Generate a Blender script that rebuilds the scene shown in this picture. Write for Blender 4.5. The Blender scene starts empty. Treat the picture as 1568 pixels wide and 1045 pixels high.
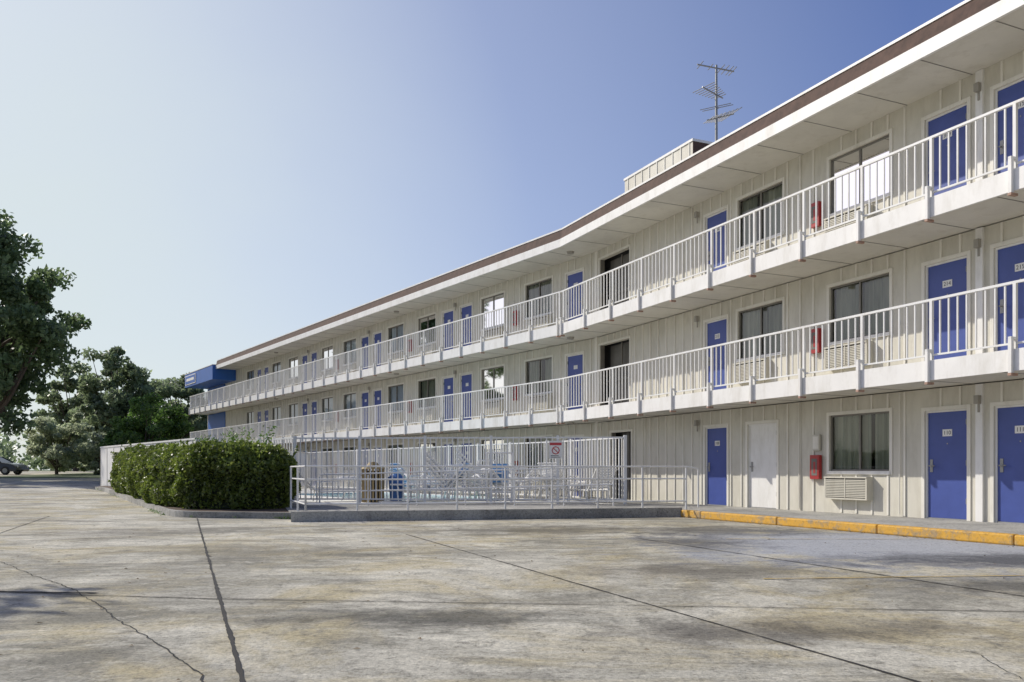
import bpy, bmesh, math, random
import numpy as np
from mathutils import Vector, Matrix
random.seed(7); rng=np.random.default_rng(11)
scene=bpy.context.scene
COL=scene.collection
R=math.radians
EYE=1.07
# ---------------------------------------------------------------- materials
def newmat(name):
    m=bpy.data.materials.new(name); m.use_nodes=True
    nt=m.node_tree; b=nt.nodes['Principled BSDF']
    return m,nt,b
def pos(nt,scale=(1,1,1)):
    g=nt.nodes.new('ShaderNodeNewGeometry'); mp=nt.nodes.new('ShaderNodeMapping')
    mp.inputs['Scale'].default_value=scale
    nt.links.new(g.outputs['Position'],mp.inputs['Vector']); return mp.outputs['Vector']
def noise(nt,vec,scale,detail=4,rough=.55,dist=0):
    n=nt.nodes.new('ShaderNodeTexNoise'); n.inputs['Scale'].default_value=scale
    n.inputs['Detail'].default_value=detail; n.inputs['Roughness'].default_value=rough
    n.inputs['Distortion'].default_value=dist
    nt.links.new(vec,n.inputs['Vector']); return n.outputs['Fac']
def ramp(nt,fac,stops):
    r=nt.nodes.new('ShaderNodeValToRGB'); e=r.color_ramp.elements
    while len(e)<len(stops): e.new(.5)
    for i,(p,c) in enumerate(stops):
        e[i].position=p
        e[i].color=(c,c,c,1) if not hasattr(c,'__len__') else (*c,1)
    nt.links.new(fac,r.inputs['Fac']); return r.outputs['Color']
def mix(nt,a,b,fac,mode='MIX'):
    m=nt.nodes.new('ShaderNodeMix'); m.data_type='RGBA'; m.blend_type=mode
    if hasattr(fac,'type') or hasattr(fac,'links'): nt.links.new(fac,m.inputs[0])
    else: m.inputs[0].default_value=fac
    for v,i in ((a,6),(b,7)):
        if isinstance(v,tuple): m.inputs[i].default_value=(*v,1)
        else: nt.links.new(v,m.inputs[i])
    return m.outputs[2]
def bump(nt,b,h,strength=.3,dist=.01):
    n=nt.nodes.new('ShaderNodeBump'); n.inputs['Strength'].default_value=strength
    n.inputs['Distance'].default_value=dist
    nt.links.new(h,n.inputs['Height']); nt.links.new(n.outputs['Normal'],b.inputs['Normal'])
def paint(name,col,rough=.5,var=.12,scale=1.5,grime=None,metal=0,streak=False,gr=(.52,.75,.55)):
    m,nt,b=newmat(name)
    v=pos(nt,(1,1,.25) if streak else (1,1,1))
    f=noise(nt,v,scale,6,.65)
    lo=tuple(c*(1-var) for c in col); hi=tuple(min(1,c*(1+var*.5)) for c in col)
    c=ramp(nt,f,[(.3,lo),(.7,hi)])
    if grime:
        g=noise(nt,pos(nt,(1,1,.3)),3.1,8,.7)
        gm=ramp(nt,g,[(gr[0],0.0),(gr[1],gr[2])])
        c=mix(nt,c,grime,gm)
    nt.links.new(c,b.inputs['Base Color']); b.inputs['Roughness'].default_value=rough
    b.inputs['Metallic'].default_value=metal
    bump(nt,b,noise(nt,pos(nt),40,3),.08,.003)
    return m
M={}
M['wall']=paint('cream_siding',(.64,.61,.52),.6,.10,1.2,(.40,.37,.29),streak=True,gr=(.46,.78,.65))
M['batten']=paint('cream_batten',(.76,.73,.65),.6,.05,1.2,(.5,.47,.39))
M['white']=paint('white_trim',(.80,.785,.75),.45,.06,2,(.50,.47,.40),gr=(.48,.76,.6))
M['rail']=paint('rail_white',(.76,.755,.73),.4,.06,3,(.5,.42,.34))
M['soffit']=paint('soffit',(.68,.655,.585),.7,.12,.8,(.48,.44,.36))
M['shingle']=paint('brown_mansard',(.095,.055,.04),.85,.4,5)
M['blue']=paint('door_blue',(.052,.085,.31),.42,.15,2)
M['blue2']=paint('canopy_blue',(.02,.11,.40),.5,.1,2)
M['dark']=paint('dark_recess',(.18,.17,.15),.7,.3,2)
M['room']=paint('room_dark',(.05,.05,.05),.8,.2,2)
M['alu']=paint('window_frame',(.19,.175,.15),.4,.1,2)
M['ac']=paint('ac_cream',(.60,.57,.48),.5,.08,3,(.35,.3,.22))
M['acdark']=paint('ac_slot',(.10,.095,.085),.6,.1,3)
M['red']=paint('cabinet_red',(.36,.03,.03),.4,.1,3)
M['grey']=paint('grey_metal',(.30,.30,.29),.45,.1,3,metal=.3)
M['lamp']=paint('lamp_housing',(.34,.32,.28),.5,.1,3)
M['rust']=paint('bracket_paint',(.42,.27,.2),.7,.35,6,(.3,.12,.07))
M['roof']=paint('roof_gravel',(.3,.29,.27),.9,.2,5)
M['joint']=paint('joint_line',(.24,.23,.21),.8,.1,3)
M['tan']=paint('tan_wood',(.33,.25,.12),.7,.2,5)
M['bin']=paint('bin_blue',(.03,.12,.35),.5,.1,3)
M['black']=paint('black_rubber',(.02,.02,.02),.7,.1,3)
M['strap']=paint('vinyl_strap',(.8,.8,.8),.5,.05,3)
M['bstrap']=paint('vinyl_strap_blue',(.12,.3,.6),.5,.05,3)
M['text']=paint('plate_text',(.05,.05,.05),.6,.0,3)
M['signred']=paint('sign_red',(.5,.05,.06),.5,.05,3)
M['deck']=paint('pool_deck_paint',(.66,.65,.61),.8,.12,2,(.45,.43,.38))
def curtain(name,c1,c2):
    m,nt,b=newmat(name)
    f=noise(nt,pos(nt,(1,1,.08)),6,3)
    nt.links.new(ramp(nt,f,[(.35,c1),(.65,c2)]),b.inputs['Base Color']); b.inputs['Roughness'].default_value=.9
    return m
M['curt']=curtain('curtain_sage',(.30,.32,.24),(.60,.60,.47))
M['curt_sky']=curtain('curtain_sky_reflection',(.75,.79,.86),(.9,.92,.95))  # white-blue colour stands in for sky reflected in the far windows
def glass():
    m=bpy.data.materials.new('window_glass'); m.use_nodes=True; nt=m.node_tree; nt.nodes.clear()
    o=nt.nodes.new('ShaderNodeOutputMaterial'); t=nt.nodes.new('ShaderNodeBsdfTransparent')
    g=nt.nodes.new('ShaderNodeBsdfGlossy'); g.inputs['Roughness'].default_value=.03
    mx=nt.nodes.new('ShaderNodeMixShader'); fr=nt.nodes.new('ShaderNodeFresnel'); fr.inputs['IOR'].default_value=1.65
    t.inputs['Color'].default_value=(.88,.9,.88,1)
    nt.links.new(fr.outputs[0],mx.inputs[0]); nt.links.new(t.outputs[0],mx.inputs[1]); nt.links.new(g.outputs[0],mx.inputs[2])
    nt.links.new(mx.outputs[0],o.inputs[0]); return m
M['glass']=glass()
def concrete(name,base,dark,patchy=True):
    m,nt,b=newmat(name); p=pos(nt)
    big=noise(nt,p,.22,6,.6,.6); mid=noise(nt,p,1.3,8,.72,.3); fine=noise(nt,p,28,5,.8)
    c=ramp(nt,mid,[(.3,tuple(x*.62 for x in base)),(.48,base),(.70,tuple(min(1,x*1.2) for x in base))])
    bg=ramp(nt,big,[(.38,.48),(.54,1.0)])
    c=mix(nt,c,bg,.7,'MULTIPLY')
    if patchy:
        w=noise(nt,pos(nt,(1,1,1)),.55,7,.7,1.0)
        c=mix(nt,c,tuple(x*y for x,y in zip(base,(.80,.72,.52))),ramp(nt,w,[(.46,0.),(.62,.85)]))
        s=noise(nt,pos(nt,(.35,.8,1)),.8,9,.75,.8)
        c=mix(nt,c,dark,ramp(nt,s,[(.48,0.),(.62,.9)]))
        s3=noise(nt,pos(nt,(1.3,.7,1)),3.7,9,.8,.3)
        c=mix(nt,c,tuple(x*.42 for x in base),ramp(nt,s3,[(.52,0.),(.64,.8)]))
        s4=noise(nt,pos(nt,(.8,1.5,1)),2.3,9,.8,.6)
        c=mix(nt,c,tuple(min(1,x*1.4) for x in base),ramp(nt,s4,[(.54,0.),(.70,.7)]))
        for (cx,cy,sx,sy,colr,k,lo,hi) in [(5.4,11.8,3.6,3.6,(.40,.42,.46),.9,.6,1.0),(5.9,9.9,3.2,1.15,(.07,.072,.08),.85,.25,1.),(2.7,12.4,1.2,1.6,(.09,.088,.085),.8,.2,1.),(5.2,7.7,3.4,.85,(.09,.088,.08),.75,.2,1.),(3.8,15.0,2.6,1.7,(.08,.08,.08),.75,.3,1.),(1.9,8.9,1.5,.9,(.13,.115,.09),.7,.2,1.),(-.6,6.1,1.9,.55,(.09,.088,.075),.8,.2,1.),(1.9,5.6,1.7,.6,(.11,.10,.085),.75,.2,1.),(.4,15.0,2.8,1.6,(.12,.11,.085),.7,.3,1.),(-3.6,11,2.4,1.5,(.14,.13,.10),.6,.2,1.),(-6.7,14.5,2.4,1.5,(.14,.13,.11),.55,.2,1.)]:  # mostly darker patches at fixed ground spots, edges broken up by noise
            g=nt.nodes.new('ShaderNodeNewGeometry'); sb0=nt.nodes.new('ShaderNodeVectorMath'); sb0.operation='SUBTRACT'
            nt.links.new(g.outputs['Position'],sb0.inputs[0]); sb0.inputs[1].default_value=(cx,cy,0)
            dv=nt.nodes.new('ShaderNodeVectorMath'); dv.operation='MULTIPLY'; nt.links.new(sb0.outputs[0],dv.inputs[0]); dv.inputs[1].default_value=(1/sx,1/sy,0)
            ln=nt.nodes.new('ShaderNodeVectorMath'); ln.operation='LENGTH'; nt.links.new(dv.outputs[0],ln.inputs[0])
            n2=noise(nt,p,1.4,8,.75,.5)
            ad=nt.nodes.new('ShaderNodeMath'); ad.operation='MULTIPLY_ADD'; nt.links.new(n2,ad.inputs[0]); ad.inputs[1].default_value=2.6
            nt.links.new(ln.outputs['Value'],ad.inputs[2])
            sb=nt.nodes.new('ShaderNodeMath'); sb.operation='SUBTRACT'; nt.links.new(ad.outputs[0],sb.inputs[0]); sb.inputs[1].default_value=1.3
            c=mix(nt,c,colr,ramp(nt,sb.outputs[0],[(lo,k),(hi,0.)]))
    vo=nt.nodes.new('ShaderNodeTexVoronoi'); vo.inputs['Scale'].default_value=34; nt.links.new(p,vo.inputs['Vector'])
    sp=ramp(nt,vo.outputs['Distance'],[(.12,.5),(.34,1.0)])
    c=mix(nt,c,sp,.5,'MULTIPLY')
    fn=ramp(nt,fine,[(.32,.5),(.58,1.12)])
    c=mix(nt,c,fn,.8,'MULTIPLY')
    pit=noise(nt,p,8,7,.82); c=mix(nt,c,ramp(nt,pit,[(.36,.4),(.46,1.0)]),.8,'MULTIPLY')
    nt.links.new(c,b.inputs['Base Color']); b.inputs['Roughness'].default_value=.9
    b.inputs['Specular IOR Level'].default_value=.25
    a=nt.nodes.new('ShaderNodeMath'); a.operation='ADD'; nt.links.new(fine,a.inputs[0]); nt.links.new(pit,a.inputs[1])
    bump(nt,b,a.outputs[0],.7,.014)
    return m
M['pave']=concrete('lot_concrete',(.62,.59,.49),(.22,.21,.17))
M['conc']=concrete('kerb_concrete',(.42,.41,.375),(.2,.2,.19),False)
M['asph']=paint('crack_dirt',(.035,.033,.03),.95,.3,8)
M['pline']=paint('worn_yellow_line',(.5,.36,.12),.8,.3,9,(.4,.38,.33))
M['soil']=paint('mulch',(.09,.06,.04),.95,.4,6)
M['litter']=paint('dry_leaf',(.20,.14,.07),.9,.5,20)
def yel():
    m,nt,b=newmat('kerb_yellow_paint'); p=pos(nt)
    n=noise(nt,p,5,8,.75)
    c=mix(nt,(.62,.34,.04),(.27,.23,.17),ramp(nt,n,[(.48,0.),(.62,.85)]))
    n2=noise(nt,p,18,6,.8); c=mix(nt,c,ramp(nt,n2,[(.35,.5),(.5,1.)]),.7,'MULTIPLY')
    nt.links.new(c,b.inputs['Base Color']); b.inputs['Roughness'].default_value=.7; bump(nt,b,n,.6,.015); return m
M['yellow']=yel()
def grassm():
    m,nt,b=newmat('grass'); p=pos(nt)
    n=noise(nt,p,.7,8,.8); nt.links.new(ramp(nt,n,[(.3,(.05,.08,.025)),(.7,(.12,.15,.05))]),b.inputs['Base Color']); b.inputs['Roughness'].default_value=1
    return m
M['grass']=grassm()
def leafm(name,c1,c2,c3,tr=.45):
    m=bpy.data.materials.new(name); m.use_nodes=True; nt=m.node_tree; b=nt.nodes['Principled BSDF']; o=nt.nodes['Material Output']
    g=nt.nodes.new('ShaderNodeNewGeometry')
    c=ramp(nt,g.outputs['Random Per Island'],[(0.,c1),(.6,c2),(1.,c3)])
    n=noise(nt,pos(nt),.9,3); c=mix(nt,c,ramp(nt,n,[(.35,.6),(.65,1.2)]),.8,'MULTIPLY')
    nt.links.new(c,b.inputs['Base Color']); b.inputs['Roughness'].default_value=.42
    t=nt.nodes.new('ShaderNodeBsdfTranslucent')
    h=nt.nodes.new('ShaderNodeHueSaturation'); h.inputs['Value'].default_value=1.9; nt.links.new(c,h.inputs['Color']); nt.links.new(h.outputs[0],t.inputs['Color'])
    mx=nt.nodes.new('ShaderNodeMixShader'); mx.inputs[0].default_value=tr
    nt.links.new(b.outputs[0],mx.inputs[1]); nt.links.new(t.outputs[0],mx.inputs[2]); nt.links.new(mx.outputs[0],o.inputs[0]); return m
M['leaf']=leafm('leaf_oak',(.085,.125,.055),(.125,.18,.075),(.19,.25,.11))
M['leaf2']=leafm('leaf_dark',(.13,.17,.09),(.17,.22,.115),(.24,.28,.16))
M['leaf3']=leafm('leaf_green',(.05,.10,.02),(.085,.155,.032),(.13,.21,.055))
M['leaf4']=leafm('leaf_olive',(.24,.28,.17),(.35,.39,.25),(.46,.49,.34))
M['hleaf']=leafm('leaf_hedge',(.075,.11,.018),(.12,.165,.03),(.21,.25,.055),.33)
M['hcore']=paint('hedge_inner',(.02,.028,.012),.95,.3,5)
M['bark']=paint('bark',(.12,.09,.065),.9,.35,5)
M['carp']=paint('car_paint_dark',(.02,.022,.03),.2,.05,1)
M['carg']=paint('car_glass',(.02,.025,.03),.08,.05,1)
def waterm():
    m,nt,b=newmat('pool_water'); b.inputs['Base Color'].default_value=(.12,.42,.5,1); b.inputs['Roughness'].default_value=.06
    bump(nt,b,noise(nt,pos(nt),3,4),.25,.03); return m
M['water']=waterm()
# ---------------------------------------------------------------- mesh builder
class MB:
    def __init__(s,mats): s.v=[]; s.f=[]; s.m=[]; s.mats=mats
    def mi(s,k): 
        if k not in s.mats: s.mats.append(k)
        return s.mats.index(k)
    def hexa(s,p,mat):
        b=len(s.v); s.v+=[tuple(q) for q in p]
        for f in ((0,3,2,1),(4,5,6,7),(0,1,5,4),(1,2,6,5),(2,3,7,6),(3,0,4,7)):
            s.f.append(tuple(b+i for i in f)); s.m.append(s.mi(mat))
    def box(s,F,s0,s1,d0,d1,z0,z1,mat):
        P=lambda a,d,z:F(a,d,z)
        s.hexa([P(s0,d0,z0),P(s1,d0,z0),P(s1,d1,z0),P(s0,d1,z0),P(s0,d0,z1),P(s1,d0,z1),P(s1,d1,z1),P(s0,d1,z1)],mat)
    def prism(s,poly,z0,z1,mat,top=None):
        n=len(poly); b=len(s.v)
        tp=top or poly
        s.v+=[(x,y,z0) for x,y in poly]+[(x,y,z1) for x,y in tp]
        s.f.append(tuple(range(b+n-1,b-1,-1))); s.m.append(s.mi(mat))
        s.f.append(tuple(range(b+n,b+2*n))); s.m.append(s.mi(mat))
        for i in range(n):
            j=(i+1)%n; s.f.append((b+i,b+j,b+n+j,b+n+i)); s.m.append(s.mi(mat))
    def tube(s,a,b_,r0,r1,mat,n=6):
        a=Vector(a); c=Vector(b_); d=(c-a)
        if d.length<1e-6: return
        d.normalize(); u=d.orthogonal().normalized(); w=d.cross(u); k=len(s.v)
        for (p,r) in ((a,r0),(c,r1)):
            for i in range(n):
                t=2*math.pi*i/n; s.v.append(tuple(p+u*(r*math.cos(t))+w*(r*math.sin(t))))
        for i in range(n):
            j=(i+1)%n; s.f.append((k+i,k+j,k+n+j,k+n+i)); s.m.append(s.mi(mat))
        s.f.append(tuple(k+i for i in range(n-1,-1,-1))); s.m.append(s.mi(mat))
        s.f.append(tuple(k+n+i for i in range(n))); s.m.append(s.mi(mat))
    def quad(s,p,mat):
        b=len(s.v); s.v+=[tuple(q) for q in p]; s.f.append(tuple(range(b,b+len(p)))); s.m.append(s.mi(mat))
    def make(s,name,parent=None,recalc=True):
        me=bpy.data.meshes.new(name); me.from_pydata(s.v,[],s.f)
        for k in s.mats: me.materials.append(M[k])
        me.polygons.foreach_set('material_index',s.m)
        if recalc:
            bm=bmesh.new(); bm.from_mesh(me); bmesh.ops.recalc_face_normals(bm,faces=bm.faces); bm.to_mesh(me); bm.free()
        me.update()
        o=bpy.data.objects.new(name,me); COL.objects.link(o)
        if parent: o.parent=parent
        return o
def empty(name):
    o=bpy.data.objects.new(name,None); COL.objects.link(o); return o
def W(a,d,z): return (a,d,z)
# ---------------------------------------------------------------- frames
C0=Vector((2.77,27.5))
t1=R(24.2); t2=R(34.6)
u1=Vector((math.sin(t1),-math.cos(t1))); n1=Vector((-math.cos(t1),-math.sin(t1)))
u2=Vector((-math.sin(t2),math.cos(t2))); n2=Vector((-math.cos(t2),-math.sin(t2)))
mt=(n1+n2)/(1+n1.dot(n2))
def FN(s,d,z): p=C0+u1*s+n1*d; return (p.x,p.y,z)
def FF(s,d,z): p=C0+u2*s+n2*d; return (p.x,p.y,z)
def cor(w): p=C0+mt*w; return (p.x,p.y)
def cs1(w): return (mt*w).dot(u1)
def cs2(w): return (mt*w).dot(u2)
S=30.; T=47.; TR=39.5; OW=1.38
def ring(w0,w1,tend=T,send=S):
    a=FN(send,w1,0)[:2]; b=cor(w1); c=FF(tend,w1,0)[:2]; d=FF(tend,w0,0)[:2]; e=cor(w0); f=FN(send,w0,0)[:2]
    return [a,b,c,d,e,f]
FL=[.15,2.93,5.71]; SOF=8.2
bld=empty('motel_building')
wall=MB(['wall','batten','white','blue']); op=MB(['alu','glass']); drs=MB(['blue','white']); acs=MB(['ac','acdark']); cur=MB(['curt'])
def wallrun(F,length,ops,fl,ztop,s_start):
    z0=FL[fl]; ops=sorted(ops); 
    prev=s_start
    full=[]
    for o in ops:
        full.append((prev,o[0])); prev=o[1]
    full.append((prev,length))
    TH=-.15
    for a,b in full:
        if b-a>.01: wall.box(F,a,b,TH,0,z0,ztop,'wall')
    for (a,b,za,zb,k) in ops:
        if za>0: wall.box(F,a,b,TH,0,z0,z0+za,'wall')
        wall.box(F,a,b,TH,0,z0+zb,ztop,'wall')
        tw=.07
        wall.box(F,a-tw,a,0,.022,z0+max(0,za-(tw if za>0 else 0)),z0+zb+tw,'batten')
        wall.box(F,b,b+tw,0,.022,z0+max(0,za-(tw if za>0 else 0)),z0+zb+tw,'batten')
        wall.box(F,a,b,0,.025,z0+zb,z0+zb+tw,'batten')
        if za>0: wall.box(F,a-.02,b+.02,.0,.045,z0+za-tw,z0+za,'white')
        if k in('door','wdoor'):
            mm='blue' if k=='door' else 'white'
            drs.box(F,a+.035,b-.035,-.09,-.045,z0+.02,z0+zb-.035,mm)
            drs.box(F,a,a+.035,-.12,-.02,z0,z0+zb,'white'); drs.box(F,b-.035,b,-.12,-.02,z0,z0+zb,'white')
            drs.box(F,a+.035,b-.035,-.12,-.02,z0+zb-.035,z0+zb,'white')
            h=a+.11
            drs.box(F,h-.03,h+.03,-.045,-.033,z0+.88,z0+1.12,'grey')
            drs.tube(F(h,-.035,z0+1.0),F(h,.03,z0+1.0),.014,.014,'grey'); drs.tube(F(h,.028,z0+1.0),F(h+.12,.028,z0+1.0),.012,.012,'grey')
            drs.box(F,a+.035,b-.035,-.045,-.02,z0,z0+.018,'grey')
            for hz in (.3,1.0,1.75): drs.box(F,b-.05,b-.03,-.044,-.015,z0+hz,z0+hz+.1,'grey')
            if k=='door':
                cx=(a+b)/2
                drs.box(F,cx-.1,cx+.1,-.045,-.038,z0+1.55,z0+1.68,'white')
                drs.box(F,cx-.012,cx+.012,-.045,-.038,z0+1.40,z0+1.425,'grey')
        elif k=='win' or k=='win_sky':
            e=.035; mid=(a+b)/2
            for (x0,x1) in ((a,a+e),(b-e,b),(mid-e*.6,mid+e*.6)): op.box(F,x0,x1,-.09,-.035,z0+za,z0+zb,'alu')
            op.box(F,a+e,b-e,-.088,-.037,z0+za,z0+za+e,'alu'); op.box(F,a+e,b-e,-.088,-.037,z0+zb-e,z0+zb,'alu')
            op.quad([F(a+e,-.06,z0+za+e),F(b-e,-.06,z0+za+e),F(b-e,-.06,z0+zb-e),F(a+e,-.06,z0+zb-e)],'glass')
            gap=random.choice([.0,.0,.06,.12,.25]); gc=mid+random.uniform(-.25,.25)
            n=int((b-a)/.03); km='curt' if k=='win' else 'curt_sky'
            ph_=random.uniform(0,6)
            for i in range(n):
                x0=a+(b-a)*i/n; x1=a+(b-a)*(i+1)/n
                if k=='win' and abs((x0+x1)/2-gc)<gap/2: continue
                fd=lambda j:-.17+.03*math.sin(j*1.05+1.4*math.sin(j*.23+ph_))
                d0=fd(i); d1=fd(i+1)
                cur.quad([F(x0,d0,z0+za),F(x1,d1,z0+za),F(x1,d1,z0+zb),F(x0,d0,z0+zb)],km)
            ax0=a+.05; ax1=ax0+1.12; az0=z0+.32; az1=z0+.75
            acs.box(F,ax0,ax1,0,.16,az0,az1,'acdark')
            acs.box(F,ax0-.02,ax1+.02,0,.2,az1,az1+.03,'ac'); acs.box(F,ax0-.02,ax1+.02,0,.19,az0-.02,az0+.012,'ac')
            acs.box(F,ax0-.02,ax0+.02,.0,.188,az0+.012,az1,'ac'); acs.box(F,ax1-.02,ax1+.02,.0,.188,az0+.012,az1,'ac')
            nn=11
            for i in range(nn):
                zz=az0+.03+(az1-az0-.05)*i/nn
                acs.box(F,ax0+.02,ax1-.02,.16,.186,zz,zz+.022,'ac')
            acs.box(F,(ax0+ax1)/2-.012,(ax0+ax1)/2+.012,.187,.192,az0+.02,az1,'ac')
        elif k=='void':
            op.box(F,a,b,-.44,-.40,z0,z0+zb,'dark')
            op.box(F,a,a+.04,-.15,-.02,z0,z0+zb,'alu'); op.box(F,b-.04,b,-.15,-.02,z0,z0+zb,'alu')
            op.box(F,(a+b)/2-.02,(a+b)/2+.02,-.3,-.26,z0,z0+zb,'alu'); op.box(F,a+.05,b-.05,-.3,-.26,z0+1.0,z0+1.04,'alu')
    sp=.405; s=s_start+.3
    while s<length-.1:
        inside=None
        for o in ops:
            if o[0]-.11<s<o[1]+.11: inside=o
        if inside is None: wall.box(F,s-.02,s+.02,0,.026,z0+.02,ztop-.005,'batten')
        else:
            if inside[0]+.03<s<inside[1]-.03:
                if inside[3]+.09<ztop-z0-.05: wall.box(F,s-.02,s+.02,0,.024,z0+inside[3]+.072,ztop-.005,'batten')
                if inside[2]>.5: wall.box(F,s-.02,s+.02,0,.0195,z0+.02,z0+inside[2]-.075,'batten')
        s+=sp
D=(0,2.04); WN=(.9,2.1)
def d_(a): return (a,a+.9,*D,'door')
def w_(a,k='win'): return (a,a+1.6,*WN,k)
tops=[FL[1]-.32,FL[2]-.32,SOF]
for fl in range(3):
    ops=[d_(5.72),w_(10.08),d_(12.5),d_(13.92),w_(15.5),w_(18.4),d_(20.8),d_(22.2),w_(23.8),w_(26.7)]
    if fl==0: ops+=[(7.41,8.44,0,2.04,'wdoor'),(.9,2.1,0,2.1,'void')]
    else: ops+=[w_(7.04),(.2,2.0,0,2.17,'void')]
    wallrun(FN,S,ops,fl,tops[fl],0)
    ops=[d_(.7)]
    for k in range(6):
        o=8.25*k
        for it in (w_(2.4+o),w_(5.4+o),d_(7.7+o),d_(9.15+o)):
            if it[1]<40: 
                if it[4]=='win' and it[0]>12.9 and fl>0: it=it[:4]+('win_sky',)  # far upper windows: sky reflection painted as the curtain colour
                ops.append(it)
    wallrun(FF,T,ops,fl,tops[fl],0)
wall.prism([cor(.03),FN(.08,.03,0)[:2],FN(.08,-.1,0)[:2],cor(-.1),FF(.08,-.1,0)[:2],FF(.08,.03,0)[:2]],.15,SOF,'batten')
for s in (13.66,21.95):
    for fl in range(3): wall.box(FN,s-.07,s+.07,0,.05,FL[fl],tops[fl]-.005,'white')
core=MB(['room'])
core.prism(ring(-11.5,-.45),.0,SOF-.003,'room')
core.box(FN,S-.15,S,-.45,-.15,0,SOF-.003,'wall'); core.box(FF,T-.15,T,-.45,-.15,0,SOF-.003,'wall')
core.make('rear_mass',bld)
ext=MB(['wall']); ext.prism([FN(S+.02,-.1,0)[:2],FN(S+.2,-.1,0)[:2],FN(S+.2,-11.6,0)[:2],FN(S+.02,-11.6,0)[:2]],0,SOF-.01,'wall'); ext.make('end_wall',bld)
sl=MB(['soffit','white','conc'])
for z in FL[1:]:
    sl.prism(ring(-.2,OW-.02),z-.30,z,'soffit')
    sl.prism(ring(OW-.02,OW+.03),z-.33,z+.01,'white')
for z in (FL[1]-.30,FL[2]-.30,SOF):
    s=.9
    while s<S: sl.box(FN,s-.009,s+.009,.01,OW-.03,z-.006,z+.002,'joint'); s+=1.4
    s=.9
    while s<TR: sl.box(FF,s-.009,s+.009,.01,OW-.03,z-.006,z+.002,'joint'); s+=1.4
for F,ss in ((FN,(19,)),(FF,(.5,13,29))):
    for s in ss:
        for z in (FL[1]-.30,FL[2]-.30,SOF):
            c=F(s,.7,z); sl.tube((c[0],c[1],z-.07),(c[0],c[1],z-.0),.1,.13,'lamp',12)
sl.make('balcony_slabs',bld)
rf=MB(['soffit','white','shingle','roof'])
rf.prism(ring(-11.6,OW-.02,TR),SOF,SOF+.2,'soffit')
rf.prism(ring(OW-.02,OW+.04,TR),SOF-.03,SOF+.22,'white')
def loop(a,b,za,zb,tend,mat):
    P=[FN(S,a,za),(*cor(a),za),FF(tend,a,za)]; Q=[FN(S,b,zb),(*cor(b),zb),FF(tend,b,zb)]
    for i in range(2): rf.quad([P[i],P[i+1],Q[i+1],Q[i]],mat)
loop(OW+.02,OW-.05,SOF+.222,SOF+.53,TR,'shingle')
rf.prism(ring(-11.6,OW-.08,TR),SOF+.205,SOF+.525,'roof')
rf.prism(ring(OW-.10,OW-.03,TR),SOF+.531,SOF+.58,'white')
rf.make('roof',bld,False)
rl=MB(['rail','rust'])
def railing(F,s0,s1,z):
    d=OW-.04
    rl.box(F,s0,s1,d-.025,d+.025,z+1.03,z+1.07,'rail'); rl.box(F,s0,s1,d-.015,d+.015,z+.09,z+.12,'rail')
    L=s1-s0; n=int(L/1.5); 
    for i in range(n+1):
        s=s0+.12+(i*1.5)
        if s>s1: break
        rl.box(F,s-.028,s+.028,OW+.035,OW+.095,z-.36,z+.16,'white'); rl.box(F,s-.03,s+.03,OW-.06,OW+.098,z-.40,z-.361,'rust')
        rl.box(F,s-.026,s+.026,d-.024,d+.026,z+.0,z+1.03,'rail')
        rl.box(F,s-.026,s+.026,d+.027,OW+.095,z+.161,z+.2,'rail')
        for k in range(1,9):
            q=s+k*1.5/9
            if q<s1: rl.box(F,q-.012,q+.012,d-.012,d+.012,z+.12,z+1.03,'rail')
for z in FL[1:]:
    railing(FN,cs1(OW-.04),S,z); railing(FF,cs2(OW-.04),T,z)
    rl.box(FF,T-.03,T,.0,OW-.07,z+1.03,z+1.07,'rail')
rl.make('balcony_railings',bld)
bl=MB(['blue2','white'])
bl.box(FF,TR+.03,T+.3,-3,OW+.25,7.45,8.45,'blue2')
bl.box(FF,TR+.02,T+.32,-3.05,OW+.28,8.451,8.5,'white')
bl.box(FF,44.0,T+.05,OW+.25,OW+.29,7.6,8.3,'white'); bl.box(FF,44.1,T-.05,OW+.29,OW+.30,7.66,8.24,'blue2'); bl.box(FF,44.4,T-.4,OW+.30,OW+.31,7.86,8.06,'white')
for z0,z1 in ((.2,2.58),(2.95,5.36),(5.73,7.4)): bl.box(FF,42,46.5,.028,.09,z0,z1,'blue2')
bl.make('blue_sign_canopy',bld)
ph=MB(['wall','batten','white','shingle'])
ph.box(FN,-1.65,2.2,-5.2,-2.2,8.6,10.8,'wall'); ph.box(FN,-1.72,2.27,-5.27,-2.13,10.8,11.34,'wall'); ph.box(FN,-1.75,2.30,-5.3,-2.10,11.342,11.42,'white')
ph.box(FN,2.271,2.285,-5.27,-2.13,10.8,11.33,'shingle')
for i in range(9): s=-1.5+i*.45; ph.box(FN,s-.02,s+.02,-2.2,-2.17,8.6,10.8,'batten'); ph.box(FN,s-.02,s+.02,-2.13,-2.11,10.8,11.34,'batten')
for i in range(7): d=-5.1+i*.45; ph.box(FN,2.2,2.23,d-.02,d+.02,8.6,10.8,'batten')
ph.make('rooftop_penthouse',bld)
wall.make('walls',bld); op.make('window_frames',bld); drs.make('doors',bld); acs.make('ac_units',bld); cur.make('curtains',bld,False)
fx=MB(['red','grey','white','dark'])
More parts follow.
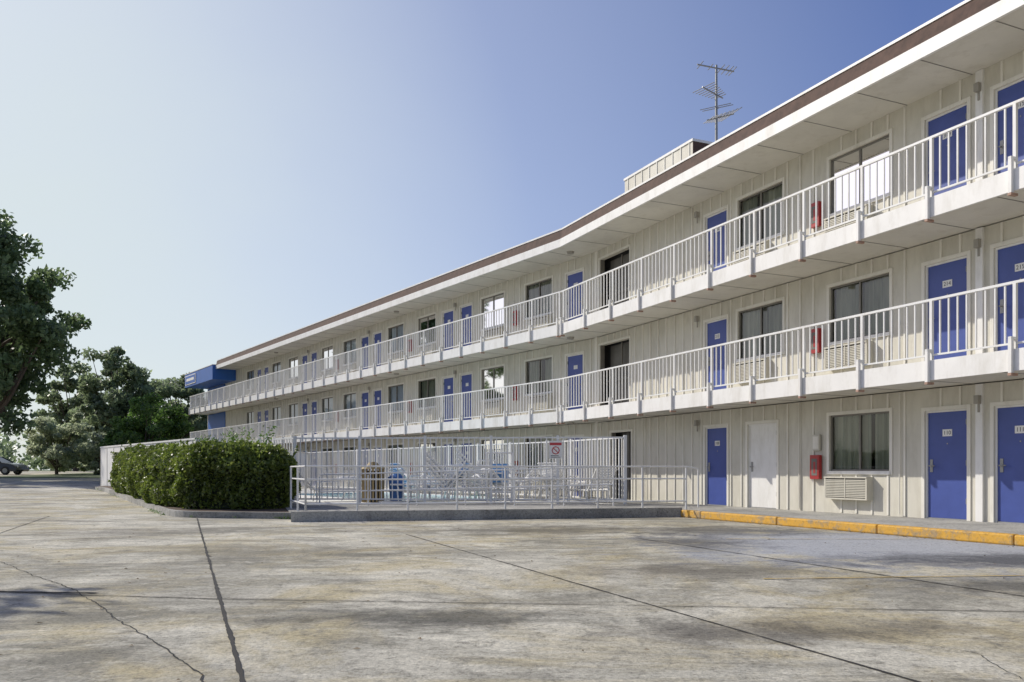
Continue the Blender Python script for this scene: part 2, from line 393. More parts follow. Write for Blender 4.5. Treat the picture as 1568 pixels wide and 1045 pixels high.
for fl in range(3):
    z=FL[fl]
    for F,lst in ((FN,(9.75,18.0)),(FF,(4.55,12.9,21.2))):
        for s in lst:
            fx.box(F,s-.13,s+.13,0.028,.12,z+.72,z+1.25,'red'); fx.box(F,s-.08,s+.08,.12,.126,z+.8,z+1.17,'dark'); fx.box(F,s-.02,s+.04,.127,.13,z+.85,z+1.1,'red')
    for F,lst in ((FN,(13.66,5.45)),(FF,(8.9,17.2,25.4))):
        for s in lst:
            fx.box(F,s-.045,s+.045,.05,.13,z+2.1,z+2.25,'lamp'); fx.box(F,s-.015,s+.015,.05,.07,z+1.95,z+2.1,'lamp')
fx.box(FN,9.62,9.85,.028,.07,1.5,1.85,'wall'); fx.box(FN,9.66,9.81,.07,.075,1.54,1.81,'batten')
for s in (2.9,9.2,11.95): fx.tube(FN(s,.045,.2),FN(s,.045,2.6),.012,.012,'batten')
fx.make('wall_fixtures',bld)
def text(body,F,s,d,z,size,mat,parent,name):
    cu=bpy.data.curves.new(name,'FONT'); cu.body=body; cu.size=size; cu.align_x='CENTER'; cu.align_y='CENTER'; cu.extrude=.001
    cu.materials.append(M[mat]); o=bpy.data.objects.new(name,cu); COL.objects.link(o)
    n=n1 if F is FN else n2; nv=Vector((n.x,n.y,0)); up=Vector((0,0,1)); xx=up.cross(nv)
    mtx=Matrix((xx,up,nv)).transposed().to_4x4(); mtx.translation=Vector(F(s,d,z)); o.matrix_world=mtx; o.parent=parent
for fl in range(3):
    for s,nn in ((6.17,8),(12.95,10),(14.37,11),(21.25,12)):
        text(str((fl+1)*100+(nn if fl==0 else nn+4)),FN,s,-.036,FL[fl]+1.612,.105,'text',bld,'room_number')
an=MB(['grey'])
AX=Vector((6.55,27.0,0))
an.tube(AX+Vector((0,0,11.3)),AX+Vector((0,0,14.05)),.045,.035,'grey')
def yagi(z,a,b,els,tilt,ang):
    d=Vector((math.cos(ang),math.sin(ang),tilt)); p=Vector((-d.y,d.x,0)).normalized()
    an.tube(AX+Vector((0,0,z))+d*a,AX+Vector((0,0,z))+d*b,.024,.024,'grey')
    for t,l in els:
        c=AX+Vector((0,0,z))+d*t; an.tube(c-p*l,c+p*l,.014,.014,'grey',5)
yagi(13.95,-.65,.6,[(-.55,.25),(-.2,.2),(.15,.3),(.3,.3),(.45,.3),(.55,.3)],-.1,R(10))
yagi(13.1,-.65,.3,[(-.6+.11*i,.45-.03*i) for i in range(8)],-.12,R(35))
yagi(12.35,-.35,.65,[(-.28+.12*i,.3+.04*i) for i in range(8)],.35,R(20))
yagi(12.7,-.1,.2,[(-.1,.5),(.15,.5)],.2,R(60))
an.make('roof_antenna')
# ---------------------------------------------------------------- ground
def smooth(t): t=max(0,min(1,t)); return t*t*(3-2*t)
def xb(y): return float(np.interp(y,[23.3,38.7,66,95],[-6,-18.8,-27,500]))
def terr(x,y):
    r=min(.95,.016*max(0,y-22)); return r*smooth((xb(y)+1.0-x)/2.5)
xs=list(np.concatenate([np.linspace(-900,-90,14),np.arange(-80,20,1.0),np.linspace(22,900,20)]))
ys=list(np.concatenate([np.linspace(-120,-6,12),np.arange(-4,100,1.0),np.linspace(104,1500,22)]))
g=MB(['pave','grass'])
for y in ys:
    for x in xs: g.v.append((x,y,terr(x,y)))
nx=len(xs)
for j in range(len(ys)-1):
    for i in range(nx-1):
        cx=(xs[i]+xs[i+1])/2; cy=(ys[j]+ys[j+1])/2
        gr=(cy>88) or (cy>55 and -37<cx<xb(cy)+30) 
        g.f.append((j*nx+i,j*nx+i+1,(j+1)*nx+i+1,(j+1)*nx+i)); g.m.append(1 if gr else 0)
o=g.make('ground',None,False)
for p in o.data.polygons: p.use_smooth=True
ter=MB(['conc'])
K1=FN(8.03,2.4,0)[:2]
poly=[FN(S,2.4,0)[:2],K1,(-4.5,17.35),(-6.3,23.0),(-18.7,38.2),FF(T,2.4,0)[:2],FF(T,-1,0)[:2],cor(-1),FN(S,-1,0)[:2]]
ter.prism(poly,-.05,.15,'conc')
a=Vector((-4.5,17.35)); b=Vector(K1); dd=(b-a).normalized(); nn_=Vector((dd.y,-dd.x))
def FK(s,d,z): p=a+dd*s+nn_*d; return (p.x,p.y,z)
ter.box(FK,-.05,(b-a).length,-.18,.02,.0,.215,'conc')
ter.make('terrace_walkway')
dk=MB(['deck']); dp=[(-10.2,27.9),(-5.9,23.4),(3.0,22.8),FN(1.5,1.8,0)[:2],cor(2.0),FF(19.5,2.3,0)[:2]]
dk.quad([(x,y,.1505+.004) for x,y in dp],'deck'); dk.make('pool_deck',None,False)
kb=MB(['yellow','conc'])
s=8.05; i=0
while s<S:
    e=min(S,s+(0.75 if i==0 else 2.4)); jj=random.uniform(-.008,.008)
    kb.box(FN,s,e-.012,2.30+jj,2.46+jj,0,.16+random.uniform(-.008,.008),'yellow'); s=e; i+=1
k=kb.make('yellow_kerb')
bv=k.modifiers.new('b','BEVEL'); bv.width=.025; bv.segments=2
cr=MB(['asph'])
def strip(pts,w,jit,mat='asph',z=.005,seg=.12,mb=None,wv=(.35,1.3)):
    mb=mb or cr; prev=None; off=0; wn=1
    for i in range(len(pts)-1):
        A=Vector(pts[i]); B=Vector(pts[i+1]); L=(B-A).length; n=max(1,int(L/seg)); d=(B-A)/L; p=Vector((-d.y,d.x))
        for k in range(n+1):
            if i>0 and k==0: continue
            off=off*.8+random.uniform(-jit,jit); wn=.6*wn+.4*random.uniform(*wv); ww=w*wn/2
            c=A+d*(L*k/n)+p*off
            cur_=((c+p*ww).x,(c+p*ww).y,z),((c-p*ww).x,(c-p*ww).y,z)
            if prev: mb.quad([prev[0],prev[1],cur_[1],cur_[0]],mat)
            prev=cur_
for k,(y0,y1,w) in {-1:(14,19.5,.02),0:(1,18.6,.03),1:(1,14.0,.018),2:(5,13.2,.026),3:(4,9.5,.02)}.items():
    f=lambda y:-2.41+3.4*k-.39*(y-6.95); strip([(f(y0),y0),(f(y1),y1)],w,.0025,seg=.05,wv=(.2,1.7))
strip([(-14,8.0),(-4.46,7.34),(-2.42,6.97)],.024,.003,z=.0055,seg=.06); strip([(-2.4,6.97),(3.85,6.35),(9,5.9)],.017,.003,z=.0055,seg=.06,wv=(.1,1.6))
strip([(-16,16.9),(-6.4,16.6)],.035,.006,z=.0055); strip([(-6.3,16.5),(1,15.6)],.022,.006,z=.0055)
strip([(-6,9.86),(-4.9,8.6),(-3.78,7.36),(-2.81,6.0),(-1.61,4.38),(-1.2,3.2)],.010,.012,z=.006,seg=.05,wv=(.2,1.6))
strip([(-4.9,7.42),(-4.4,7.38),(-3.8,7.32),(-3.6,7.3)],.05,.01,z=.0065,seg=.05)
strip([(.2,8.7),(.9,7.9),(1.6,7.6)],.008,.02,z=.006)
strip([(-9,12),(-6.2,11.3),(-4.4,11.6)],.014,.02,z=.006)
strip([(2.2,5.6),(2.7,4.9),(2.6,4.3),(3.1,3.4)],.006,.012,z=.006,seg=.05)
cr.make('pavement_joints',None,False)
lt=MB(['litter'])
for i in range(650):
    if i<300: x=random.uniform(-7,9); y=random.uniform(3.5,17)
    elif i<450: q=random.uniform(8.2,22); d=2.5+abs(random.gauss(0,.12)); x,y,_=FN(q,d,0)
    else:
        t=random.uniform(0,8.6); x,y,_=FK(t,.04+abs(random.gauss(0,.15)),0)
    r=random.uniform(.008,.028); a_=random.uniform(0,6.3); h=random.uniform(.002,.012)
    c,s_=math.cos(a_),math.sin(a_)
    lt.quad([(x-c*r,y-s_*r,.007),(x+s_*r*.5,y-c*r*.5,.007+h),(x+c*r,y+s_*r,.008),(x-s_*r*.5,y+c*r*.5,.007+h*.5)],'litter')
lt.make('leaf_litter',None,False)
yl=MB(['pline']); strip([(2.46,8.25),(5.1,8.5),(8.5,8.8)],.05,.002,'pline',.008,.05,yl,(.0,1.4)); strip([(3.3,13.0),(7.5,13.0)],.05,.002,'pline',.008,.05,yl,(0,1.4))
yl.make('parking_line',None,False)
isl=[(-4.75,18.3),(-5.6,18.55),(-7.7,19.25),(-9.9,22.9),(-14.1,30.0),(-18.9,38.2)]
ik=MB(['conc','soil'])
def cr_spline(P,n=8):
    P=[Vector(p) for p in P]; out=[]
    for i in range(len(P)-1):
        p0=P[max(0,i-1)];p1=P[i];p2=P[i+1];p3=P[min(len(P)-1,i+2)]
        for k in range(n):
            t=k/n; out.append(.5*((2*p1)+(p2-p0)*t+(2*p0-5*p1+4*p2-p3)*t*t+(3*p1-p0-3*p2+p3)*t**3))
    out.append(P[-1]); return out
kp=cr_spline(isl)
for i in range(len(kp)-1):
    A,B=kp[i],kp[i+1]
    def nrm(j):
        q=kp[min(len(kp)-1,j+1)]-kp[max(0,j-1)]; q.normalize(); return Vector((q.y,-q.x))
    na,nb=nrm(i),nrm(i+1)
    za,zb=terr(*A),terr(*B); w=.16
    A2,B2=A+na*w,B+nb*w
    ik.hexa([(A.x,A.y,za-.05),(B.x,B.y,zb-.05),(B2.x,B2.y,zb-.05),(A2.x,A2.y,za-.05),(A.x,A.y,za+.14),(B.x,B.y,zb+.14),(B2.x,B2.y,zb+.14),(A2.x,A2.y,za+.14)],'conc')
for i in range(len(kp)-1):
    A,B=kp[i],kp[i+1]; q=i/(len(kp)-1); q2=(i+1)/(len(kp)-1)
    bk=lambda t: Vector((-6.3,22.9)).lerp(Vector((-18.8,38.4)),t)
    A2,B2=bk(q),bk(q2)
    ik.quad([(A.x,A.y,terr(*A)+.11),(B.x,B.y,terr(*B)+.11),(B2.x,B2.y,terr(*B)+.17),(A2.x,A2.y,terr(*A)+.17)],'soil')
ik.make('planting_island',None,False)
# ---------------------------------------------------------------- fences
def mkfence(name,pts,h,zb,sp=.13,pr=.013,rail=.022,post=.035,ps=2.0):
    f=MB(['rail'])
    for i in range(len(pts)-1):
        A=Vector(pts[i]); B=Vector(pts[i+1]); L=(B-A).length; d=(B-A)/L; p=Vector((-d.y,d.x))
        def FX(s,dd_,z): q=A+d*s+p*dd_; return (q.x,q.y,z)
        f.box(FX,0,L,-rail,rail,zb+h-.06,zb+h-.02,'rail'); f.box(FX,0,L,-rail,rail,zb+.1,zb+.14,'rail')
        n=max(1,round(L/ps))
        for k in range(n+1): s=L*k/n; f.box(FX,s-post,s+post,-post,post,zb-.02,zb+h+.02,'rail')
        n=int(L/sp)
        for k in range(1,n): s=L*k/n; f.box(FX,s-pr,s+pr,-pr,pr,zb+.14,zb+h-.06,'rail')
    return f.make(name)
mkfence('pool_fence',[(-10.4,28.0),(-6.0,23.3),(3.05,22.7),FN(1.5,1.75,0)[:2],cor(1.9),FF(20,2.2,0)[:2],(-10.4,28.0)],1.84,.15,sp=.15)
ww=MB(['white']); 
A=Vector((-18.8,38.7)); B=Vector((-10.45,28.05)); L=(B-A).length; d=(B-A)/L; p=Vector((-d.y,d.x))
def FX(s,dd_,z): q=A+d*s+p*dd_; return (q.x,q.y,z)
ww.box(FX,0,L,-.08,.08,0,2.08,'white'); ww.box(FX,-.02,L,-.11,.11,2.082,2.14,'white')
s=.0
while s<L: ww.box(FX,s-.0,s+.03,-.10,-.08,.1,2.08,'batten'); ww.box(FX,s-.0,s+.03,.08,.10,.1,2.08,'batten'); s+=1.2
A=Vector((-18.8,38.7)); B=Vector((-24.5,61)); L=(B-A).length; d=(B-A)/L; p=Vector((-d.y,d.x))
ww.box(FX,0,L,-.08,.08,0,2.1,'white')
ww.make('white_garden_wall')
pr=MB(['rail'])
pp=[(-5.3,20.2),(-4.35,17.75),(4.05,19.6)]
for i in range(2):
    A=Vector(pp[i]); B=Vector(pp[i+1]); L=(B-A).length; n=max(1,round(L/1.12))
    for hh in (1.0,.72,.2): pr.tube((A.x,A.y,.15+hh),(B.x,B.y,.15+hh),.018,.018,'rail',8)
    for k in range(n+1):
        q=A.lerp(B,k/n); pr.tube((q.x,q.y,.13),(q.x,q.y,1.16),.024,.024,'rail',8)
pr.tube((4.05,19.6,1.15),(4.35,19.68,1.1),.02,.02,'rail',8); pr.tube((4.35,19.68,1.1),(4.35,19.68,.2),.02,.02,'rail',8)
A=Vector((-5.0,21.9,.85)); B=Vector((2.6,21.6,1.15))
for hh in (0,-.45): pr.tube((A.x,A.y,A.z+hh+.1),(B.x,B.y,B.z+hh),.018,.018,'rail',8)
for k in range(7): q=A.lerp(B,k/6); pr.tube((q.x,q.y,.13),(q.x,q.y,q.z+.05),.02,.02,'rail',8)
pr.make('pipe_handrail')
# pool
pl=MB(['conc','water'])
def FP(s,d,z):
    c=Vector((-4.2,28.4)); u=Vector((-math.sin(t2),math.cos(t2))); n=Vector((math.cos(t2),math.sin(t2))); q=c+u*s+n*d; return (q.x,q.y,z)
pl.box(FP,-4,4.5,-2,2,.151,.166,'water'); 
for a_,b_,c_,d_2 in ((-4.3,4.8,-2.3,-2),(-4.3,4.8,2,2.3),(-4.3,-4,-2,2),(4.5,4.8,-2,2)): pl.box(FP,a_,b_,c_,d_2,.152,.2,'white')
for cx_ in (-1.2,1.2):
    for dx in (-.3,.3):
        pts=[FP(-3.8,cx_+dx,.1),FP(-3.9,cx_+dx,.8),FP(-4.2,cx_+dx,.95),FP(-4.5,cx_+dx,.8),FP(-4.55,cx_+dx,.2)]
        for i in range(4): pl.tube(pts[i],pts[i+1],.03,.03,'rail',8)
    for zz in (.3,.55): pl.tube(FP(-3.85,cx_-.3,zz),FP(-3.85,cx_+.3,zz),.03,.03,'rail',8)
pl.make('swimming_pool')
def lounge(x,y,rot,stack=1,sm_='strap'):
    m=MB(['strap','rail']); c,s_=math.cos(rot),math.sin(rot)
    for st in range(stack):
        zo=.15+st*.16
        def L(a,b,z): return (x+a*c-b*s_,y+a*s_+b*c,z+zo)
        for b in (-.3,.3):
            m.tube(L(-.6,b,.35),L(1.0,b,.35),.026,.026,'rail'); m.tube(L(-.6,b,.35),L(-1.15,b,.95),.026,.026,'rail')
            for a in (-.5,.8):
                m.tube(L(a,b,.35),L(a-.05,b,0 if st==0 else .2),.02,.02,'rail')
            m.tube(L(-.5,b,.35),L(-.45,b,.58),.018,.018,'rail'); m.tube(L(-.45,b,.58),L(.05,b,.58),.022,.022,'rail'); m.tube(L(.05,b,.58),L(.08,b,.35),.018,.018,'rail')
        for i in range(17):
            a=-.58+i*.095; m.hexa([L(a,-.29,.352),L(a+.075,-.29,.352),L(a+.075,.29,.352),L(a,.29,.352),L(a,-.29,.362),L(a+.075,-.29,.362),L(a+.075,.29,.362),L(a,.29,.362)],sm_)
        for i in range(8):
            a=-.65-i*.065; z=.41+i*.071
            m.hexa([L(a,-.29,z),L(a-.045,-.29,z+.05),L(a-.045,.29,z+.05),L(a,.29,z),L(a+.008,-.29,z+.008),L(a-.037,-.29,z+.058),L(a-.037,.29,z+.058),L(a+.008,.29,z+.008)],sm_)
    m.make('lounge_chair')
for (x,y,r,st,mm) in [(-2.2,24.9,.3,1,'strap'),(-1.3,24.0,.2,4,'strap'),(.3,24.3,.5,1,'strap'),(-2.4,23.9,3.0,2,'bstrap'),(1.6,24.2,1.0,2,'strap'),(-.6,26.5,.1,5,'strap'),(-2.6,26.1,.6,2,'bstrap'),(-.2,25.4,2.6,1,'strap'),(-5.2,24.6,.4,1,'strap'),(1.0,25.8,.1,1,'strap'),(2.2,24.0,1.9,1,'strap')]:
    lounge(x,y,r,st,mm)
for (x,y) in ((-1.6,25.5),(-4.7,25.3),(.9,23.7)):
    tb=MB(['strap','rail'])
    tb.tube((x,y,.83),(x,y,.87),.55,.55,'strap',20)
    for k in range(4):
        t=k*math.pi/2+.4; tb.tube((x+.12*math.cos(t),y+.12*math.sin(t),.83),(x+.42*math.cos(t),y+.42*math.sin(t),.15),.018,.018,'rail')
    tb.make('patio_table')
lf=MB(['rail','bstrap'])
x,y=-.35,23.6
for dx in (-.35,.35):
    lf.tube((x+dx,y,.15),(x+dx,y,1.55),.03,.03,'rail',8); lf.tube((x+dx,y+.7,.15),(x+dx,y+.7,1.15),.03,.03,'rail',8); lf.tube((x+dx,y,1.55),(x+dx,y+.7,1.15),.03,.03,'rail',8); lf.tube((x+dx,y,.7),(x+dx,y+.7,.7),.025,.025,'rail',8)
for zz in (.45,.8,1.15,1.55): lf.tube((x-.35,y,zz),(x+.35,y,zz),.025,.025,'rail',8)
lf.box(W,x-.25,x+.25,y+.1,y+.6,.72,.78,'bstrap'); lf.box(W,x-.25,x+.25,y+.6,y+.66,.78,1.25,'bstrap')
lf.make('pool_lift')
lb=MB(['tan','black'])
x,y=-3.95,23.95
lb.tube((x,y,.17),(x,y,1.05),.26,.26,'black',14)
for k in range(18):
    t=2*math.pi*k/18; q=Vector((x+.29*math.cos(t),y+.29*math.sin(t))); lb.tube((q.x,q.y,.16),(q.x,q.y,1.1),.032,.032,'tan',4)
lb.tube((x,y,1.1),(x,y,1.16),.34,.30,'tan',18); lb.tube((x,y,1.16),(x,y,1.3),.22,.1,'tan',14)
lb.make('litter_receptacle')
bb=MB(['bin']); x,y=-3.3,24.0
bb.tube((x,y,.15),(x,y,.82),.17,.22,'bin',14); bb.tube((x,y,.82),(x,y,.88),.24,.23,'bin',14); bb.tube((x,y,.88),(x,y,.96),.21,.12,'bin',14); bb.make('blue_waste_bin')
sg=empty('pool_warning_sign')
sm=MB(['white','signred']); x,y=1.17,22.76
sm.box(W,x-.17,x+.19,y-.01,y,1.38,1.86,'white'); sm.box(W,x-.15,x+.17,y-.014,y-.011,1.74,1.81,'signred')
for i in range(8):
    a_=2*math.pi*i/8; b_=2*math.pi*(i+1)/8; sm.tube((x+.01+.1*math.cos(a_),y-.014,1.6+.1*math.sin(a_)),(x+.01+.1*math.cos(b_),y-.014,1.6+.1*math.sin(b_)),.012,.012,'signred',5)
sm.tube((x-.06,y-.014,1.67),(x+.08,y-.014,1.53),.012,.012,'signred',5)
for i in range(2): sm.box(W,x-.12,x+.14-.05*i,y-.014,y-.011,1.41+i*.04,1.425+i*.04,'text')
sm.make('panel',sg)
# ---------------------------------------------------------------- foliage
def leafmesh(cent,size,mat,name,parent,flat=.0,aspect=.55):
    n=len(cent)
    a=rng.normal(size=(n,3)); a/=np.linalg.norm(a,axis=1)[:,None]
    b=rng.normal(size=(n,3)); b-=a*(a*b).sum(1)[:,None]; b/=np.linalg.norm(b,axis=1)[:,None]
    s=size*rng.uniform(.6,1.3,(n,1))
    v=np.stack([cent-a*s,cent+b*s*aspect,cent+a*s,cent-b*s*aspect],1).reshape(-1,3)
    me=bpy.data.meshes.new(name); me.vertices.add(4*n); me.vertices.foreach_set('co',v.astype(np.float32).ravel())
    me.loops.add(4*n); me.loops.foreach_set('vertex_index',np.arange(4*n,dtype=np.int32))
    me.polygons.add(n); me.polygons.foreach_set('loop_start',np.arange(0,4*n,4,dtype=np.int32)); me.polygons.foreach_set('loop_total',np.full(n,4,dtype=np.int32))
    me.materials.append(M[mat]); me.update(); me.validate()
    o=bpy.data.objects.new(name,me); COL.objects.link(o)
    if parent: o.parent=parent
    return o
def tree(name,x,y,h,rx,z0,mat,K,per,ls,cl=1.2,egg=.0,seed=1):
    global rng
    rng=np.random.default_rng(seed); random.seed(seed)
    e=empty(name); base=terr(x,y)
    zc=(h+z0)/2; rz=(h-z0)/2
    cents=[]; 
    while len(cents)<K:
        p=rng.normal(size=3); p/=np.linalg.norm(p); r=rng.uniform(.15,1)**.45
        lump=1+.22*math.sin(3.1*p[0]+seed)+.18*math.sin(4.3*p[1]+2*p[2]+seed)+rng.uniform(-.1,.12)
        q=p*r*lump*.9
        f=1-egg*max(0,q[2])
        cents.append((x+q[0]*rx*f,y+q[1]*rx*f,base+zc+q[2]*rz))
    cents=np.array(cents)
    pts=[]
    for c in cents:
        m=int(per*rng.uniform(.5,1.4)); rr=cl*rng.uniform(.5,1.2)
        g_=rng.normal(size=(m,3)); g_/=np.linalg.norm(g_,axis=1)[:,None]
        g_*=(rng.uniform(.1,1.25,(m,1))**.5)*rr; g_[:,2]*=.65
        pts.append(c+g_)
    leafmesh(np.concatenate(pts),ls,mat,'foliage',e)
    t=MB(['bark']); r0=.028*h
    tp=Vector((x,y,base+z0+rz*.8)); 
    prev=Vector((x,y,base-.1)); n=5
    for i in range(n):
        q=Vector((x,y,base)).lerp(tp,(i+1)/n)+Vector((random.uniform(-.12,.12),random.uniform(-.12,.12),0))
        t.tube(prev,q,r0*(1-.14*i),r0*(1-.14*(i+1)),'bark',9); prev=q
    for c in cents[::max(1,K//32)]:
        zz=base+z0*.8+random.uniform(0,rz*.9); st=Vector((x,y,zz)); c=Vector(c); mid=st.lerp(c,.5)+Vector((0,0,-.3))
        t.tube(st,mid,r0*.35,r0*.2,'bark'); t.tube(mid,c,r0*.2,r0*.06,'bark')
    t.make('trunk',e)
tree('oak_tree',-31.6,50,18.4,5.0,1.0,'leaf',185,260,.17,1.05,.35,4)
tree('oak_tree',-40.5,60,15,5.0,1.5,'leaf',80,240,.22,1.3,.2,5)
tree('broadleaf_tree',-37.3,80,11.2,4.3,1.0,'leaf2',95,170,.22,1.0,.2,8)
tree('broadleaf_tree',-43.5,84,10.6,4.0,1.0,'leaf2',70,170,.22,1.0,.2,9)
tree('broadleaf_tree',-36.0,92,11.6,4.6,1.0,'leaf2',75,170,.24,1.0,.2,10)
tree('leafy_shrub_tree',-21.9,50,5.3,2.3,.2,'leaf3',65,230,.12,.6,.1,12)
tree('leafy_shrub_tree',-24.8,57,5.2,2.5,.2,'leaf3',60,220,.12,.6,.1,14)
tree('olive_bush',-36.2,67,5.1,2.8,.1,'leaf4',65,240,.13,.6,.1,13)
tree('olive_bush',-32.6,67,3.6,1.8,.1,'leaf4',40,200,.13,.5,.1,15)
tree('street_tree',-14.6,9.5,9.0,3.1,4.2,'leaf',60,120,.16,.9,.1,21)
rng=np.random.default_rng(77)
pts=[]
for k in range(320):
    x=rng.uniform(-210,40); y=rng.uniform(130,185); h=rng.uniform(3,9)
    m=90; g_=rng.normal(size=(m,3)); g_/=np.linalg.norm(g_,axis=1)[:,None]; g_*=rng.uniform(.3,1,(m,1))**.4
    pts.append(np.array([x,y,.95+h*.5])+g_*np.array([3.6,3,h*.5]))
leafmesh(np.concatenate(pts),.6,'leaf2','distant_treeline',None)
# hedge
rng=np.random.default_rng(5)
HP=[(-5.25,20.7),(-5.7,20.1),(-6.7,19.95),(-7.9,20.3),(-9.0,21.6),(-10.4,23.7),(-12.6,27.3),(-14.7,31.0),(-15.6,33.0),(-14.6,33.2),(-12.2,30.0),(-9.6,26.7),(-7.2,24.0),(-5.7,22.3)]
HV=[Vector(p) for p in HP]; hn=len(HV); cen=sum(HV,Vector((0,0)))/hn
def inside(x,y):
    c=False; j=hn-1
    for i in range(hn):
        a,b=HV[i],HV[j]
        if (a.y>y)!=(b.y>y) and x<(b.x-a.x)*(y-a.y)/(b.y-a.y)+a.x: c=not c
        j=i
    return c
def edist(x,y):
    best=9; 
    for i in range(hn):
        a=HV[i]; b=HV[(i+1)%hn]; ab=b-a; t=max(0,min(1,(Vector((x,y))-a).dot(ab)/ab.length_squared)); q=a+ab*t
        dd2=math.hypot(x-q.x,y-q.y)
        if dd2<best: best=dd2
    return best
from mathutils import noise as mn
hpts=[]
def lump(x,y,z): return mn.noise(Vector((x*1.1,y*1.1,z*1.3)))*.22+mn.noise(Vector((x*3.1,y*3.1,z*3.1)))*.13
cnt=0
while cnt<26000:
    x=rng.uniform(-16,-5); y=rng.uniform(19.8,33.6)
    if not inside(x,y): continue
    e=edist(x,y); z=1.68-.5*max(0,1-e/.6)**2+lump(x,y,0)-abs(rng.normal())*.07
    hpts.append((x,y,terr(x,y)+z)); cnt+=1
per=[0]
for i in range(hn): per.append(per[-1]+(HV[(i+1)%hn]-HV[i]).length)
for k in range(52000):
    t=rng.uniform(0,per[-1]); i=max(0,min(hn-1,int(np.searchsorted(per,t))-1)); a=HV[i]; b=HV[(i+1)%hn]; q=a.lerp(b,(t-per[i])/max(1e-6,per[i+1]-per[i]))
    d=(b-a).normalized(); nrm_=Vector((-d.y,d.x)); 
    if (cen-q).dot(nrm_)<0: nrm_=-nrm_
    z=rng.uniform(.12,1.6)
    ins=.05+.4*max(0,(z-1.1)/.5)**2+.22*max(0,(.5-z)/.5)-lump(q.x,q.y,z)*1.3+abs(rng.normal())*.08
    p=q+nrm_*ins; hpts.append((p.x,p.y,terr(p.x,p.y)+z))
for k in range(110):
    t=rng.integers(0,26000); b=hpts[t]; hh=rng.uniform(.1,.34)
    if rng.uniform()<.6: hh*=.5
    dx,dy=rng.normal(size=2)*.08
    for m in range(int(hh*60)): f=m/(hh*60); hpts.append((b[0]+dx*f+rng.normal()*.02,b[1]+dy*f+rng.normal()*.02,b[2]+hh*f))
hd=empty('clipped_hedge')
leafmesh(np.array(hpts),.048,'hleaf','foliage',hd,aspect=.6)
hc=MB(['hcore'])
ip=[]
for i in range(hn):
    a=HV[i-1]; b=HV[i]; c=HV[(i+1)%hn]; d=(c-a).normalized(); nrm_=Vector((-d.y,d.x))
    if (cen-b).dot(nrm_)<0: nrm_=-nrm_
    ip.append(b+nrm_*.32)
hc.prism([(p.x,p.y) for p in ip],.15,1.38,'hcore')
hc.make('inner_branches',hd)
sp=[]
rng=np.random.default_rng(9)
spm=MB(['bark'])
for k in range(26):
    t=rng.uniform(0,.6); x=-6.6+t*-6; y=23.0+t*7.2; x+=rng.normal()*.2; h=rng.uniform(1.7,2.35)
    tx=x+rng.normal()*.2; ty=y+rng.normal()*.2; spm.tube((x,y,.15),(tx,ty,h),.01,.004,'bark',4)
    for m in range(70):
        f=rng.uniform(.45,1); sp.append((x+(tx-x)*f+rng.normal()*.09,y+(ty-y)*f+rng.normal()*.09,.15+(h-.15)*f))
so=empty('tall_shrub'); leafmesh(np.array(sp),.06,'leaf3','foliage',so,aspect=.35); spm.make('stems',so)
wp=[]
for k in range(60):
    if k<38: t=rng.uniform(0,8.6); x,y,_=FK(t,.04,0)
    else: i=rng.integers(0,len(kp)-1); x,y=kp[i].x-.03,kp[i].y-.05
    for m in range(int(rng.uniform(6,26))): wp.append((x+rng.normal()*.05,y+rng.normal()*.03,terr(x,y)+abs(rng.normal())*.035+.01))
leafmesh(np.array(wp),.025,'leaf3','kerb_weeds',None,aspect=.3)
# ---------------------------------------------------------------- car
def car(x,y,rot,z):
    e=empty('parked_car'); m=MB(['carp','carg','black','grey','signred'])
    c,s_=math.cos(rot),math.sin(rot)
    def P(a,b,h): return (x+a*c-b*s_,y+a*s_+b*c,z+h)
    prof=[(-2.25,.35),(-2.3,.6),(-2.2,.92),(-1.5,.98),(1.0,.96),(1.9,.82),(2.25,.65),(2.3,.4),(2.2,.25),(-2.1,.25)]
    n=len(prof); k=len(m.v)
    for b,sc in ((-.88,1),(.88,1)):
        for a,h in prof: m.v.append(P(a,b*(1 if h<.8 else .95),h))
    m.f.append(tuple(range(k,k+n))); m.m.append(0); m.f.append(tuple(range(k+2*n-1,k+n-1,-1))); m.m.append(0)
    for i in range(n): j=(i+1)%n; m.f.append((k+i,k+j,k+n+j,k+n+i)); m.m.append(0)
    q=[P(-1.7,-.8,.97),P(1.05,-.8,.955),P(1.05,.8,.955),P(-1.7,.8,.97),P(-1.05,-.6,1.4),P(.25,-.6,1.41),P(.25,.6,1.41),P(-1.05,.6,1.4)]
    m.hexa(q,'carg'); m.hexa([P(-1.1,-.62,1.4),P(.3,-.62,1.41),P(.3,.62,1.41),P(-1.1,.62,1.4),P(-.95,-.55,1.46),P(.15,-.55,1.46),P(.15,.55,1.46),P(-.95,.55,1.46)],'carp')
    for b in (-.81,.81):
        for a0,a1 in ((-1.7,-1.07),(1.05,.27),(-.35,-.35)): m.tube(P(a0,b,.97),P(a1,b*.76,1.41),.035,.035,'carp')
    for a in (-1.4,1.4):
        for b in (-.9,.72): 
            m.tube(P(a,b,.32),P(a,b+.18,.32),.32,.32,'black',18); m.tube(P(a,b-.01,.32),P(a,b+.19,.32),.19,.19,'grey',14)
    for b in (-.65,.65): m.tube(P(-2.26,b,.75),P(-2.3,b,.75),.11,.1,'signred',10); m.tube(P(2.2,b,.62),P(2.28,b,.6),.1,.09,'strap',10)
    m.make('body',e)
car(-40.6,66,0,terr(-40.6,66))
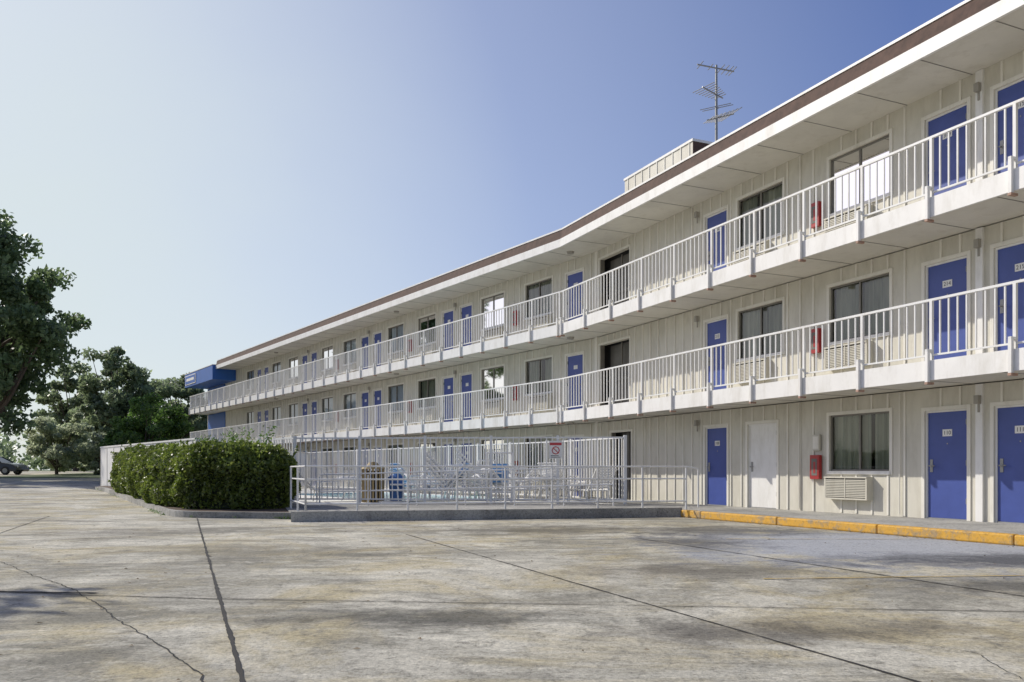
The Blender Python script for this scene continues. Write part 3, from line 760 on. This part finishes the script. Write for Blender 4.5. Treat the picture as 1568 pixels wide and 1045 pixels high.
# ---------------------------------------------------------------- light, sky, camera
az=R(62); el=R(36)
sd=Vector((-math.sin(az)*math.cos(el),math.cos(az)*math.cos(el),math.sin(el)))
sun=bpy.data.lights.new('sun','SUN'); sun.energy=4.0; sun.angle=R(.5); sun.color=(1,.95,.85)
so_=bpy.data.objects.new('sun',sun); COL.objects.link(so_); so_.rotation_euler=sd.to_track_quat('Z','Y').to_euler(); so_.location=(-20,10,30)
w=bpy.data.worlds.new('World'); scene.world=w; w.use_nodes=True; nt=w.node_tree
bg=nt.nodes['Background']; sk=nt.nodes.new('ShaderNodeTexSky'); sk.sky_type='NISHITA'; sk.sun_disc=False
sk.sun_elevation=el; sk.sun_rotation=-az; sk.dust_density=1.6; sk.air_density=1.0; sk.ozone_density=3.0
tc=nt.nodes.new('ShaderNodeTexCoord')
hs=nt.nodes.new('ShaderNodeHueSaturation'); hs.inputs['Saturation'].default_value=1.12; hs.inputs['Hue'].default_value=.512
nt.links.new(sk.outputs[0],hs.inputs['Color'])
tint=mix(nt,hs.outputs[0],(1.25,1.15,1.22),1.0,'MULTIPLY')
vm=nt.nodes.new('ShaderNodeVectorMath'); vm.operation='DOT_PRODUCT'; nt.links.new(tc.outputs['Generated'],vm.inputs[0])
ha=R(36); he=R(10); vm.inputs[1].default_value=(-math.sin(ha)*math.cos(he),math.cos(ha)*math.cos(he),math.sin(he))
lobe=ramp(nt,vm.outputs['Value'],[(.5,0.),(.80,.26),(.92,.62),(1.0,.97)])
sx=nt.nodes.new('ShaderNodeSeparateXYZ'); nt.links.new(tc.outputs['Generated'],sx.inputs[0])
hz=ramp(nt,sx.outputs['Z'],[(0.,.9),(.12,.5),(.38,.0)])
mxn=nt.nodes.new('ShaderNodeMath'); mxn.operation='MAXIMUM'; nt.links.new(lobe,mxn.inputs[0]); nt.links.new(hz,mxn.inputs[1])
cn=noise(nt,tc.outputs['Generated'],2.2,6,.6,.4); cm=ramp(nt,cn,[(.3,.88),(.7,1.04)])
mm2=nt.nodes.new('ShaderNodeMath'); mm2.operation='MULTIPLY'; mm2.use_clamp=True; nt.links.new(mxn.outputs[0],mm2.inputs[0]); nt.links.new(cm,mm2.inputs[1])
c=mix(nt,tint,(6.3,7.05,7.1),mm2.outputs[0])
nt.links.new(c,bg.inputs[0]); bg.inputs[1].default_value=.11
cam=bpy.data.cameras.new('cam'); cam.sensor_width=36; cam.lens=36*1290/1568; cam.shift_y=.126; cam.clip_end=4000; cam.clip_start=.05
co=bpy.data.objects.new('camera',cam); COL.objects.link(co); co.location=(0,0,EYE); co.rotation_euler=(R(90),0,0)
scene.camera=co
scene.view_settings.view_transform='Standard'; scene.view_settings.look='None'; scene.view_settings.exposure=0
